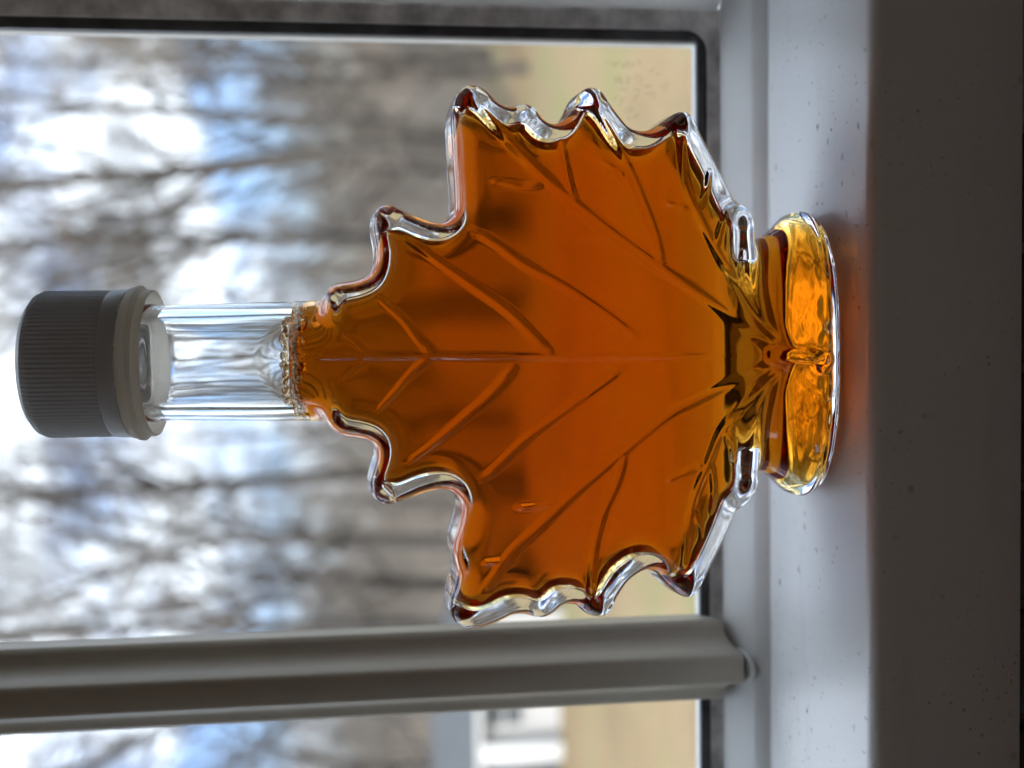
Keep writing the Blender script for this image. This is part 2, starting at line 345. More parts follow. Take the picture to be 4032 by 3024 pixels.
def rib_field(scale_w=1.0):
    R = np.zeros(GXX.shape, np.float32)
    for vi, (pts, amp, w0, w1) in enumerate(VEINS):
        P = catmull(pts, 5, False); s = np.r_[0, np.cumsum(np.hypot(*np.diff(P, axis=0).T))]; s /= s[-1]
        for q in range(len(P)-1):
            (ax, az), (bx, bz) = P[q], P[q+1]
            i0, i1 = max(0, int((min(ax, bx)-6-GX0)/GH)), min(len(gx), int((max(ax, bx)+6-GX0)/GH)+2)
            k0, k1 = max(0, int((min(az, bz)-6-GZ0)/GH)), min(len(gz), int((max(az, bz)+6-GZ0)/GH)+2)
            d, t = seg_dist(ax, az, bx, bz, GXX[i0:i1, k0:k1], GZZ[i0:i1, k0:k1])
            u = s[q]+(s[q+1]-s[q])*t; w = (w0+(w1-w0)*u)*scale_w
            e = amp*(.80+.20*np.sin(u*9+vi*2.1)*np.cos(u*4.3+vi))*np.exp(-(d/w)**4)*np.clip(np.minimum(u/.12+.35, (1-u)/.10+.25), 0, 1)
            R[i0:i1, k0:k1] = np.maximum(R[i0:i1, k0:k1], e)
    return blur(R, .8).astype(np.float32)
RIB = .42*rib_field(.78)*np.clip(.85+(GZZ-10)/90, .85, 1)*np.clip((GZZ-2)/20, .35, 1).astype(np.float32)
def samp(A, x, z):
    u = np.clip((x-GX0)/GH, 0, len(gx)-1.001); v = np.clip((z-GZ0)/GH, 0, len(gz)-1.001)
    i = u.astype(int); k = v.astype(int); a = u-i; b = v-k
    return A[i,k]*(1-a)*(1-b)+A[i+1,k]*a*(1-b)+A[i,k+1]*(1-a)*b+A[i+1,k+1]*a*b
def smin(a, b, k):
    h = np.clip(.5+.5*(b-a)/k, 0, 1); return b+(a-b)*h-k*h*(1-h)
def smax(a, b, k): return -smin(-a, -b, k)
ZT = np.arange(-5, 145, .25)
def curve(pts, s=6):
    z, v = np.array(pts, float).T; c = np.interp(ZT, z, v); r = 4*s
    k = np.exp(-.5*(np.arange(-r, r+1)/s)**2); k /= k.sum()
    return np.convolve(np.pad(c, r, 'edge'), k, 'valid')
def cv(tab, z): return np.interp(z, ZT, tab)
BA = curve([(-5,22),(0,25.2),(1.2,27.2),(3.5,28.7),(5.5,28.2),(8,25.6),(11,23.6),(15,22.6),(20,21)], 2)
BB = curve([(-5,12),(0,13.2),(1.2,14.6),(3.5,15.6),(5.5,15.2),(8,13.6),(11,11.6),(15,10.8),(20,10)], 2)
TL = curve([(-5,15),(3,16.0),(6,15.3),(9,13.9),(13,12.2),(17,11.6),(22,11.9),(27,13.4),(31,14.1),(45,14.4),(70,14.2),(86,13.0),(97,12.1),(104,11.5),(110,11.0)], 14)
TC = curve([(-5,10),(6,10.5),(12,8.2),(17,6.8),(22,7.2),(27,9.6),(31,11.1),(45,11.6),(60,11.4),(70,11.2),(86,10.4),(97,9.4),(110,8.4)], 14)
NR = curve([(90,11.6),(100,11.5),(128,10.9),(129.5,11.2),(131,11.2),(132,9.9),(145,9.9)], 2)
NW = 2.6
def f_outer(x, y, z):
    d2 = samp(D2, x, z)
    rib = np.where(y < 0, samp(RIB, x, z), 0)
    T = cv(TL, z)-1.3*(x/50)**2+rib
    f = smax(np.abs(y)-T, d2+.11*(np.sqrt(y*y+4)-7), 5.0)
    a, b = cv(BA, z), cv(BB, z)
    s = ((np.abs(x)/a)**NW+(np.abs(y)/b)**NW)**(1/NW)
    zb = .75*np.clip(1-s**3, 0, 1)+.007*(np.sin(x*1.7+2.1*np.sin(y*.83+x*.31))+np.sin(y*2.3+1.9*np.sin(x*.57-y*.4)+1.)+.7*np.sin(2.9*x-1.7*y+2*np.sin(x*.9)))*np.clip(1.1-s, 0, 1)*np.clip(.35+.65*np.sin(x*.27+1)*np.sin(y*.4+x*.11), .1, 1)
    fb = smax((s-1)*13., zb-z, 1.0); fb = smax(fb, z-19, 4)
    f = smin(f, fb, 1.6)
    fn = smax(np.hypot(x, y)-cv(NR, z), np.maximum(z-134.8, 90-z), 1.)
    f = smin(f, fn, 1.5)
    # the leaf stem, curling sideways at its end on the front of the foot
    for p, q, r in STEM:
        px, py, pz = x-p[0], y-p[1], z-p[2]; dx, dy, dz = q[0]-p[0], q[1]-p[1], q[2]-p[2]
        t = np.clip((px*dx+py*dy+pz*dz)/(dx*dx+dy*dy+dz*dz), 0, 1)
        f = smin(f, np.sqrt((px-t*dx)**2+(py-t*dy)**2+(pz-t*dz)**2)-r, 1.0)
    return f
STEM = [((.1,-12.2,13),(-.2,-15.0,7.6),1.3),((-.2,-15.0,7.6),(-1.0,-15.9,3.9),1.15),((-1.0,-15.9,3.9),(-2.6,-15.6,4.6),.8)]
def wave(x, z):
    return 0.30*np.sin(z*.26+.5*np.sin(x*.05))+.05*np.sin(z*.55+x*.03+1.3)+.08*np.sin(x*.13+z*.07)
def f_cavity(x, y, z):
    d2 = samp(D2, x, z)
    T = cv(TC, z)-1.0*(x/50)**2+wave(x*np.where(y < 0, 1, -1.2), z+np.where(y < 0, 0, 9))*np.clip((z-14)/12, 0, 1)*np.clip((100-z)/10, 0, 1)
    f = smax(np.abs(y)-T, d2+3.7, 4.2)
    f = smax(f, 11+7*np.clip((np.abs(x)-12)/7, 0, 1)-z, 3.)
    a, b = cv(BA, z)-3.2, cv(BB, z)-2.8
    s = ((np.abs(x)/a)**NW+(np.abs(y)/b)**NW)**(1/NW)
    bot = 1.9-.8*np.exp(-(x/11)**2-(y/6)**2)*-1+.12*np.sin(x*.9)*np.sin(y*.8)
    fb = smax((s-1)*9., bot-z, 1.6); fb = smax(fb, z-19, 4)
    f = smin(f, fb, 3.)
    fn = smax(np.hypot(x, y)-8.5-.05*np.sin(z*.22)*np.sin(2*np.arctan2(y, x)+z*.05)-.03*np.sin(5*np.arctan2(y, x)+z*.09), np.maximum(z-134.2, 88-z), 1.)
    return smin(f, fn, 3.)
def surface_net(F, x0, x1, y0, y1, z0, z1, h):
    X = np.arange(x0, x1+h, h); Y = np.arange(y0, y1+h, h); Z = np.arange(z0, z1+h, h)
    V = np.empty((len(X), len(Y), len(Z)), np.float32)
    YY, ZZ = np.meshgrid(Y, Z, indexing='ij')
    for i, x in enumerate(X): V[i] = F(np.full_like(YY, x), YY, ZZ)
    s = V < 0
    nx, ny, nz = [n-1 for n in V.shape]
    cs = np.zeros((nx, ny, nz), np.int8)
    for a in (0,1):
        for b in (0,1):
            for c in (0,1): cs += s[a:nx+a, b:ny+b, c:nz+c]
    act = (cs > 0) & (cs < 8)
    idx = np.full((nx, ny, nz), -1, np.int64); ijk = np.argwhere(act); idx[act] = np.arange(len(ijk))
    acc = np.zeros((len(ijk), 3)); cnt = np.zeros(len(ijk))
    corners = [(a,b,c) for a in (0,1) for b in (0,1) for c in (0,1)]
    for p in corners:
        for ax in range(3):
            if p[ax] == 1: continue
            q = list(p); q[ax] = 1
            vp = V[ijk[:,0]+p[0], ijk[:,1]+p[1], ijk[:,2]+p[2]]; vq = V[ijk[:,0]+q[0], ijk[:,1]+q[1], ijk[:,2]+q[2]]
            m = (vp < 0) != (vq < 0); t = vp[m]/(vp[m]-vq[m])
            pos = np.tile(np.array(p, float), (m.sum(), 1)); pos[:, ax] = t
            acc[m] += pos; cnt[m] += 1
    P = (ijk+acc/cnt[:, None])*h+np.array([x0, y0, z0])
    quads = []
    for ax in range(3):
        b, c = [(1,2),(2,0),(0,1)][ax]
        sl0 = [slice(None)]*3; sl1 = [slice(None)]*3; sl0[ax] = slice(0,-1); sl1[ax] = slice(1,None)
        e = np.argwhere(s[tuple(sl0)] != s[tuple(sl1)])
        ok = (e[:,b] > 0) & (e[:,c] > 0) & (e[:,b] < V.shape[b]-1) & (e[:,c] < V.shape[c]-1); e = e[ok]
        def cell(db, dc):
            g = e.copy(); g[:,b] += db; g[:,c] += dc; return idx[g[:,0], g[:,1], g[:,2]]
        Q = np.stack([cell(-1,-1), cell(0,-1), cell(0,0), cell(-1,0)], 1)
        flip = ~s[e[:,0], e[:,1], e[:,2]]
        Q[flip] = Q[flip][:, ::-1]
        quads.append(Q)
    Q = np.concatenate(quads)
    def grad(P, e=.12):
        x, y, z = P.T
        return np.stack([F(x+e,y,z)-F(x-e,y,z), F(x,y+e,z)-F(x,y-e,z), F(x,y,z+e)-F(x,y,z-e)], 1)/(2*e)
    for _ in range(3):
        g = grad(P); v = F(*P.T); st = (v/np.maximum((g*g).sum(1), .15))[:, None]*g
        ln = np.linalg.norm(st, axis=1, keepdims=True); P = P-st*np.minimum(1, .3/np.maximum(ln, 1e-9))
    g = grad(P); N = g/np.maximum(np.linalg.norm(g, axis=1, keepdims=True), 1e-9)
    return P, Q, N
def net_mesh(name, P, Q, mat, parent, N=None):
    me = bpy.data.meshes.new(name)
    me.vertices.add(len(P)); me.vertices.foreach_set('co', (P*MM).astype(np.float32).ravel())
    me.loops.add(len(Q)*4); me.loops.foreach_set('vertex_index', Q.astype(np.int32).ravel())
    me.polygons.add(len(Q)); me.polygons.foreach_set('loop_start', np.arange(0, len(Q)*4, 4, dtype=np.int32))
    me.polygons.foreach_set('use_smooth', [True]*len(Q))
    me.update(calc_edges=True); me.validate()
    if N is not None: me.normals_split_custom_set_from_vertices([tuple(n) for n in N])
    return link_mesh(name, me, mat, parent)

bottle = empty('syrup_bottle', (0,0,0), 'clear glass maple leaf shaped bottle of amber syrup with pale screw cap', 'bottle')
LEVEL = 103.4
def build_bottle():
    HC = .45
    P, Q, N = surface_net(f_outer, -53.5, 53.5, -18.5, 18.5, -1.2, 138, .36)
    Pc, Qc, Nc = surface_net(f_cavity, -51, 51, -14, 14, 1, 138, HC)
    zc = Pc[:, 2]
    up = (zc[Qc] > LEVEL).all(1); dn = (zc[Qc] <= LEVEL).all(1); mid = ~(up | dn)
    # the ring of quads that crosses the syrup level joins the lower part; its upper verts are pressed onto the level
    def part(mask, press):
        q = Qc[mask]; u, inv = np.unique(q, return_inverse=True); q = inv.reshape(q.shape)
        p = Pc[u].copy(); n = Nc[u]
        return p, q, n
    pl, ql, nl = part(dn | mid, 0)
    hi = pl[:, 2] > LEVEL; r = np.hypot(pl[:,0], pl[:,1])
    pl[hi, 2] = LEVEL
    pu, qu, nu = part(up, 1)
    def cap_loop(p, q):
        from collections import Counter
        e = Counter(); 
        for a in q:
            for k in range(4): e[(a[k], a[(k+1) % 4])] += 1
        bd = {a: b for (a, b) in e if (b, a) not in e}
        st = next(iter(bd)); loop = [st]; c = bd[st]
        while c != st and len(loop) < 5000: loop.append(c); c = bd[c]
        return loop
    lu = cap_loop(pu, qu); ll = cap_loop(pl, ql)
    # the air above: floor ring snapped a hair over the syrup, so a film of glass keeps the two apart
    pu[lu, 2] = LEVEL+.06
    def rings(p, loop, z, outward_up, wob):
        """concentric rings to the centre; returns extra verts and quads, triangle fan replaced by shrinking rings"""
        c = p[loop].mean(0); ex = []; qs = []; prev = list(loop); base = len(p)
        for s in (.985, .96, .90, .80, .6, .35, .08):
            ring = []
            for li in loop:
                d = p[li]-c; v = c+d*s
                men = .55*math.exp(-(1-s)*8.6/.7)
                v = np.array([v[0], v[1], z+men*0+wob*(1-s)*0]); ring.append(base+len(ex)); ex.append(v)
            for k in range(len(loop)):
                a, b = prev[k], prev[(k+1) % len(loop)]; d_, c_ = ring[k], ring[(k+1) % len(loop)]
                qs.append((b, a, d_, c_))
            prev = ring
        qs.append(tuple(prev[::-1]))
        return np.array(ex), qs
    eu, qeu = rings(pu, lu, LEVEL+.06, False, 0)
    el, qel = rings(pl, ll, LEVEL, True, 0)
    # glass = outside skin + the air space skin turned inside out
    nP = len(P)
    V = np.concatenate([P, pu, eu]); FQ = [tuple(a) for a in Q]+[tuple(int(k)+nP for k in a[::-1]) for a in qu]+[tuple(int(k)+nP for k in a[::-1]) for a in qeu]
    n_all = np.concatenate([N, -nu, np.tile([[0,0,1.]], (len(eu),1))])
    def make(name, V, FQ, NN, mat, ncapface):
        me = bpy.data.meshes.new(name); me.from_pydata([tuple(v) for v in (V*MM)], [], [tuple(int(k) for k in a) for a in FQ]); me.update()
        me.polygons.foreach_set('use_smooth', [True]*len(me.polygons))
        cn = []
        nf = len(me.polygons); capn = (0,0,1.)
        nor = [tuple(v) for v in NN]
        for i, pg in enumerate(me.polygons):
            flat = i >= nf-ncapface
            for li in pg.vertices: cn.append(capn if flat else nor[li])
        me.normals_split_custom_set(cn)
        return link_mesh(name, me, mat, bottle)
    g = make('glass_body', V, FQ, n_all, M['glass'], len(qeu))
    Vl = np.concatenate([pl, el]); FL = [tuple(a) for a in ql]+[tuple(a) for a in qel]
    s = make('syrup', Vl, FL, np.concatenate([nl, np.tile([[0,0,1.]], (len(el),1))]), M['syrup'], len(qel))
    return g, s
glass_body, syrup = build_bottle()

def ico(bm, c, r, sub=2, squash=(1,1,1)):
    bmesh.ops.create_icosphere(bm, subdivisions=sub, radius=1, matrix=Matrix.Translation(Vector(c)*MM) @ Matrix.Diagonal((r*squash[0]*MM, r*squash[1]*MM, r*squash[2]*MM, 1)))
def bubbles():
    rng = random.Random(4)
    def bubble(c, r, sq=(1,1,1)):
        bm = bmesh.new(); ico(bm, c, r, 3, sq); bm_obj('bubble', bm, M['bubble'], syrup, smooth=True)
    # large bubbles that can be picked out: under the surface against the front wall of the neck
    for ang, r, dz in ((-112,.95,-.1),(-103,.75,-.3),(-97,1.15,-.2),(-84,.7,0),(-77,.55,-.2),(-68,.6,-.1),(-40,1.2,-1.0),(-47,.95,-.2),(-140,.7,0),(-150,.8,-.4),(-128,.6,0),(-58,.5,-.4)):
        a = rad(ang); R = 8.25-r; bubble((R*math.cos(a), R*math.sin(a), LEVEL-r*1.02-.05+min(dz,0)), r, (1,1,.95))
    bubble((-47.1, -2.0, 70.6), 1.0); bubble((-24.0, -4.0, 86.3), .6); bubble((-23.6,-5.2,85.4), .4); bubble((25.9, -5.0, 85.2), .45); bubble((46.0,-3,70.6), .45)
    bm = bmesh.new()                      # froth of tiny bubbles between them
    for _ in range(620):
        a = rad(rng.uniform(-178, -2) if rng.random() < .75 else rng.uniform(0, 360)); r = rng.uniform(.12, .30)+.35*rng.random()**4; R = 8.42-r-abs(rng.gauss(0, .2))
        ico(bm, (R*math.cos(a), R*math.sin(a), LEVEL-r-.06-abs(rng.gauss(0, .75))), r, 1)
    for _ in range(40):
        x = rng.uniform(-26, 26); z = rng.uniform(40, 97); y = -8.0
        if samp(D2, np.array([x]), np.array([z]))[0] < -6: ico(bm, (x, y, z), rng.uniform(.07, .14), 1)
    o = bm_obj('froth', bm, M['bubble'], syrup, smooth=True); o['kind'] = 'stuff'
    bm = bmesh.new()                      # broken froth clinging to the neck wall just above the level
    for _ in range(240):
        a = rad(rng.uniform(-176, -4) if rng.random() < .85 else rng.uniform(0, 360)); r = rng.uniform(.10, .28)+.35*rng.random()**5; R = 8.36-r*.9
        ico(bm, (R*math.cos(a), R*math.sin(a), LEVEL+.12+r+abs(rng.gauss(0, .55))), r, 2, (1,1,.9))
    for k in range(16):
        a = rad(-165+150*(k+.5)/16+rng.uniform(-4, 4)); r = rng.uniform(.42, .95); R = 8.3-r*.9
        ico(bm, (R*math.cos(a), R*math.sin(a), LEVEL+.15+r*.9+rng.uniform(0, .3)), r, 3, (1,1,.85))
    o = bm_obj('foam', bm, M['droplet'], syrup, smooth=True); o['kind'] = 'stuff'
bubbles()

def build_cap():
    cap = empty('screw_cap', (0,0,0)); cap.parent = bottle
    NK = 100
    def knurl(i, j, r): return r+(.22 if i % 4 in (0,1) else -.06) if 1 < j < 4 else r
    prof = [(.01,150.6),(11.9,150.6),(13.2,149.6),(13.55,148.4),(13.55,137.0),(13.45,136.6),(12.0,136.6),(12.0,149.2),(.01,149.2)]
    v, f = lathe([(r*MM, z*MM) for r, z in prof], NK*4, mod=lambda i, j, r: (r+(.00020 if i % 4 in (0,1) else -.00006)) if j in (3,4) else r)
    o = from_arrays('knurled_shell', v, f, M['cap'], cap, True); o.data.set_sharp_from_angle(angle=rad(22)); fix_normals(o)
    prof = [(13.75,136.55),(13.85,136.2),(13.95,134.0),(13.8,133.6),(13.05,133.6),(13.05,136.55)]
    v, f = lathe([(r*MM, z*MM) for r, z in prof], 160, True); o = from_arrays('smooth_band', v, f, M['cap'], cap, True); o.data.set_sharp_from_angle(angle=rad(35)); fix_normals(o)
    ring = None
    prof = [(13.8,133.3),(14.15,133.1),(14.25,132.4),(14.55,132.0),(14.6,131.4),(14.25,131.0),(13.75,130.7),(13.85,129.7),(13.7,129.25),(13.45,129.2),(13.25,129.5),(13.1,131.5),(13.1,133.3)]
    v, f = lathe([(r*MM, z*MM) for r, z in prof], 160, True); ring = from_arrays('tamper_ring', v, f, M['ring'], cap, True); ring.data.set_sharp_from_angle(angle=rad(40)); fix_normals(ring)
    bm = bmesh.new()                    # the little bridges that hold the ring to the cap
    for k in range(12):
        a = 2*math.pi*(k+.5)/12
        bmesh.ops.create_cube(bm, size=1, matrix=Matrix.Rotation(a, 4, 'Z') @ Matrix.Translation((.0134, 0, .13345)) @ Matrix.Diagonal((.0008,.0009,.0006,1)))
    bm_obj('ring_bridges', bm, M['ring'], ring)
    prof = [(12.95,133.35),(12.95,136.5),(12.25,136.5),(12.0,133.35)]
    v, f = lathe([(r*MM, z*MM) for r, z in prof], 120, True); o = from_arrays('inner_sleeve', v, f, M['ring'], cap, True); o.data.set_sharp_from_angle(angle=rad(40)); fix_normals(o)
    prof = [(.05,134.95),(9.5,134.9),(12.0,134.95),(12.0,135.7),(.05,135.7)]
    v, f = lathe([(r*MM, z*MM) for r, z in prof], 96, True); o = from_arrays('cap_liner', v, f, M['ring'], cap, True); o.data.set_sharp_from_angle(angle=rad(40)); fix_normals(o)
    return cap
build_cap()
# ------------------------------------------------------------------ sill, window, wall
mm = lambda *a: [q*MM for q in a]
def bx(name, x0, x1, y0, y1, z0, z1, mat, parent=None, bevel=0, seg=2):
    return box(name, *mm(x0, x1, y0, y1, z0, z1), mat, parent, bevel*MM, seg)
def prof_obj(name, prof, axis, a0, a1, mat, parent, smooth=35):
    v, f = extrude_profile([(p*MM, q*MM) for p, q in prof], axis, a0*MM, a1*MM)
    o = from_arrays(name, v, f, mat, parent, True); fix_normals(o); o.data.set_sharp_from_angle(angle=rad(smooth)); return o
WX0, WX1 = -640, 118            # rough opening in the wall
sill = empty('window_sill', (0,0,-.0001), 'glossy white painted window sill the bottle stands on, with a dark shaded front edge', 'window sill')
def build_sill():
    nose = [(-26+3*(1-math.sin(a)), -3+3*math.cos(a)) for a in np.linspace(0, math.pi/2, 7)]
    prof = [(25.0, 0)]+nose+[(-26,-28.1),(-25.6,-28.4),(25.0,-28.4)]
    o = prof_obj('sill_board', prof, 'x', WX0-40, WX1+40, M['sill'], sill, 60)
    # a groove line of caulk along the back of the board
    prof_obj('caulk_bead', [(24.2,.02),(24.45,.18),(24.8,.25),(24.8,.02)], 'x', WX0+2, WX1-2, M['vinyl'], sill)
build_sill()

window = empty('casement_window', (0,.04,0), 'white vinyl window with vertical muntin bar and black gasket behind the bottle', 'window')
def W(o):                      # window parts are modelled in world millimetres
    o.parent = window; o.matrix_parent_inverse = Matrix.Translation((0,-.04,0)); return o
GL, GR, GB, GT = -520.0, 74.5, 11.7, 575.0          # glass daylight opening
def build_window():
    # profile of the sash member, from the room side inward: (depth y, offset outward from glass edge)
    def member(name, side):
        if side == 'bottom':
            prof = [(25,-.5),(25,.25),(25.5,.7),(27.6,2.5),(28.4,2.9),(37.2,6.6),(38.0,6.9),(38.4,6.6),(38.4,-25),(25,-27.6),(25,-1)]
            W(prof_obj('bottom_rail', prof, 'x', GL-40, GR+40, M['vinyl'], None, 30))
            W(bx('bottom_rail_back', GL-40, GR+40, 46.5, 70, -60, 1.0, M['vinyl']))
        if side == 'right':
            e = GR+6.6
            prof = [(e+5.0,25),(e+4.2,25.5),(e+3.9,26.4),(e+.4,37.2),(e,38),(e+.4,38.4),(e+60,38.4),(e+60,25)]
            W(prof_obj('side_stile', prof, 'z', 7.6, GT+45, M['vinyl'], None, 30))
        if side == 'left':
            e = GL-6.6
            prof = [(e-5.0,25),(e-4.2,25.5),(e-3.9,26.4),(e-.4,37.2),(e,38),(e-.4,38.4),(e-60,38.4),(e-60,25)]
            W(prof_obj('side_stile', prof, 'z', 7.6, GT+45, M['vinyl'], None, 30))
        if side == 'top':
            e = GT+6.6
            prof = [(25,e+5),(25.5,e+4.2),(26.4,e+3.9),(37.2,e+.4),(38,e),(38.4,e+.4),(38.4,e+60),(25,e+60)]
            W(prof_obj('top_rail', prof, 'x', GL-40, GR+40, M['vinyl'], None, 30))
    for sd in ('bottom','right','left','top'): member('m', sd)
    # black gasket: two stepped loops with rounded corners
    def loop_rect(x0, x1, z0, z1, r, n=8):
        pts = []
        for cx, cz, a0 in ((x1-r, z0+r, -90), (x1-r, z1-r, 0), (x0+r, z1-r, 90), (x0+r, z0+r, 180)):
            for k in range(n+1):
                a = rad(a0+90*k/n); pts.append((cx+r*math.cos(a), cz+r*math.sin(a)))
        return pts
    def frame_ring(name, inner, ri, outer, ro, y0, y1, mat, lip=.6):
        A = loop_rect(*inner, ri); B = loop_rect(*outer, ro); n = len(A); v = []
        for (P, y) in ((A, y1), (A, y0+lip), ([(a[0]*.5+b[0]*.5, a[1]*.5+b[1]*.5) for a, b in zip(A, B)], y0), (B, y0+lip*.5), (B, y1)):
            v += [(p[0]*MM, y*MM, p[1]*MM) for p in P]
        f = [(j*n+i, j*n+(i+1) % n, ((j+1) % 5)*n+(i+1) % n, ((j+1) % 5)*n+i) for j in range(5) for i in range(n)]
        o = from_arrays(name, v, f, mat, None, True); fix_normals(o); o.data.set_sharp_from_angle(angle=rad(40)); return W(o)
    g = frame_ring('gasket', (GL, GR, GB, GT), .6, (GL-2.5, GR+2.5, GB-2.3, GT+2.5), 5.0, 40.0, 42.3, M['rubber'])
    s = frame_ring('sealant_strip', (GL-2.4, GR+2.4, GB-2.2, GT+2.4), 4.9, (GL-7.4, GR+7.4, GB-5.4, GT+7.4), .4, 38.6, 41.6, M['sealant'])
    sp = frame_ring('glazing_spacer', (GL-1.0, GR+1.0, GB-1.3, GT+1.0), .5, (GL-3, GR+3, GB-3, GT+3), .5, 46.0, 49.5, M['spacer'])
    p2 = W(bx('glass_pane', GL-2.9, GR+2.9, 42.4, 45.8, GB-2.4, GT+2.9, M['pane']))
    # faint etched stamp in the corner of the outer pane: rows of marks and a fan of strokes, seen from behind
    bm = bmesh.new(); rng = random.Random(2)
    def stroke(pts, w=.34):
        P = [Vector((x*MM, 45.84*MM, z*MM)) for x, z in pts]
        for a, b in zip(P[:-1], P[1:]):
            d = (b-a).normalized(); nrm = Vector((d.z, 0, -d.x))*w*.5*MM
            bm.faces.new([bm.verts.new(q) for q in (a-nrm, a+nrm, b+nrm, b-nrm)])
    # picture coordinates (in the 4032 wide photograph) of the strokes, turned into places on the pane
    return bm, stroke, p2
etch_bm, etch_stroke, outer_pane = build_window()
ETCH=[[(71.01,31.4),(70.3,31.0),(69.38,30.22)],[(70.83,32.3),(70.17,31.99)],[(70.75,30.6),(70.71,29.87),(70.36,30.44)],[(71.04,29.53),(70.56,29.08)],[(70.06,29.08),(70.03,28.18),(69.63,28.24),(69.67,29.04)],[(70.34,28.17),(70.9,27.6),(70.97,27.03),(70.25,27.73),(69.59,27.17),(69.72,26.6)],[(70.92,26.59),(70.27,26.25),(69.66,26.6)],[(70.94,25.73),(69.62,25.74)],[(71.07,24.99),(71.14,24.31),(70.97,24.09)],[(71.02,24.31),(69.86,24.44)],[(67.5,30.91),(66.46,30.48),(65.69,30.15)],[(65.75,30.15),(67.34,30.02),(65.61,28.67)],[(67.53,29.22),(65.61,28.67)],[(67.55,27.97),(66.73,27.19)],[(67.3,26.39),(66.28,27.54),(65.96,27.77),(65.74,26.74)],[(67.59,25.7),(67.56,23.89)],[(67.2,25.49),(66.1,25.27)],[(67.33,23.77),(65.9,24.13),(65.67,24.76)],[(64.16,29.87),(64.41,27.22)],[(64.43,25.96),(64.33,25.05),(63.96,24.27)],[(61.38,30.97),(63.05,30.05)],[(61.89,29.73),(62.08,28.7),(61.86,28.47),(59.97,29.75)],[(61.45,26.33),(62.56,25.3),(63.23,24.49)],[(58.77,28.73),(60.45,26.68)],[(59.78,26.74),(57.01,27.62),(58.15,24.65),(58.35,25.67)],[(59.78,26.74),(59.13,25.78)],[(64.9,23.57),(65.49,21.29)],[(64.92,22.54),(64.49,21.97)],[(65.09,19.23),(65.22,17.98),(66.12,16.83)],[(63.14,23.47),(63.64,20.39)],[(62.4,21.99),(62.52,20.4)],[(64.22,18.67),(64.57,17.19)],[(68.46,22.06),(69.59,20.69)],[(67.94,20.7),(68.51,19.21)],[(66.54,18.2),(66.66,17.51)]]
for s_ in ETCH: etch_stroke(s_)
em = bm_obj('etched_stamp', etch_bm, M['etch'], outer_pane); em.matrix_parent_inverse = Matrix.Identity(4)

def build_muntins():
    # vertical bar profile (x across, y depth), symmetric colonial section; first one at x = -73.3
    half = [(9.7,42.3),(9.7,37.0),(9.2,36.2),(8.3,35.6),(6.6,34.9),(5.2,33.4),(4.2,31.4),(3.6,29.2),(3.1,28.5),(2.4,28.2)]
    def prof(xc): return [(xc+a, b) for a, b in half]+[(xc-a, b) for a, b in half[::-1]]
    pitch = (GR-GL-19.4*3)/4+19.4
    xs = [-73.3-pitch*k for k in range(3)]
    for xc in xs:
        n = len(half)*2; P = prof(xc)
        # lower end is scribed to the sloping bead of the rail with a narrow open gap
        low = [7.9-.33*(38-y)+.55 if y < 38.4 else 12 for x, y in P]
        low = [max(l, 3.8) for l in low]
        v = [(x*MM, y*MM, z*MM) for (x, y), z in zip(P, low)]+[(x*MM, y*MM, (GT+5)*MM) for x, y in P]
        f = [(i, (i+1) % n, n+(i+1) % n, n+i) for i in range(n)]+[tuple(range(n)), tuple(range(n, 2*n))[::-1]]
        o = from_arrays('muntin_bar', v, f, M['muntin'], None, True); fix_normals(o); o.data.set_sharp_from_angle(angle=rad(32)); W(o)
        # hollow end clip: a thin curved white tongue round a dark slot at the foot of the bar
        clip = bmesh.new()
        R = 3.9
        pts = [(xc+R*math.cos(a), 31.2-R*1.15*math.sin(a)) for a in np.linspace(-.35, math.pi+.35, 15)]
        pin = [(xc+(R-.7)*math.cos(a), 31.2-(R-.7)*1.15*math.sin(a)) for a in np.linspace(-.35, math.pi+.35, 15)]
        for i in range(14):
            q = [pts[i], pts[i+1], pin[i+1], pin[i]]
            lo = [clip.verts.new((x*MM, y*MM, (6.75-.33*(38-y)-.05)*MM)) for x, y in q]; hi = [clip.verts.new((x*MM, y*MM, (8.1-.33*(38-y)-.35)*MM)) for x, y in q]
            for a, b in ((0,1),(1,2),(2,3),(3,0)): clip.faces.new((lo[a], lo[b], hi[b], hi[a]))
            clip.faces.new(hi[::-1]); clip.faces.new(lo)
        W(bm_obj('muntin_clip', clip, M['vinyl'], None))
    for zc in (199, 388):
        P = [(b, zc+a) for a, b in half]+[(b, zc-a) for a, b in half[::-1]]
        edges = [GL-2]+sorted([q for xc in xs for q in (xc-9.7, xc+9.7)])+[GR+2]
        for x0, x1 in zip(edges[::2], edges[1::2]):
            W(prof_obj('muntin_bar', P, 'x', x0+.02, x1-.02, M['muntin'], None, 32))
build_muntins()

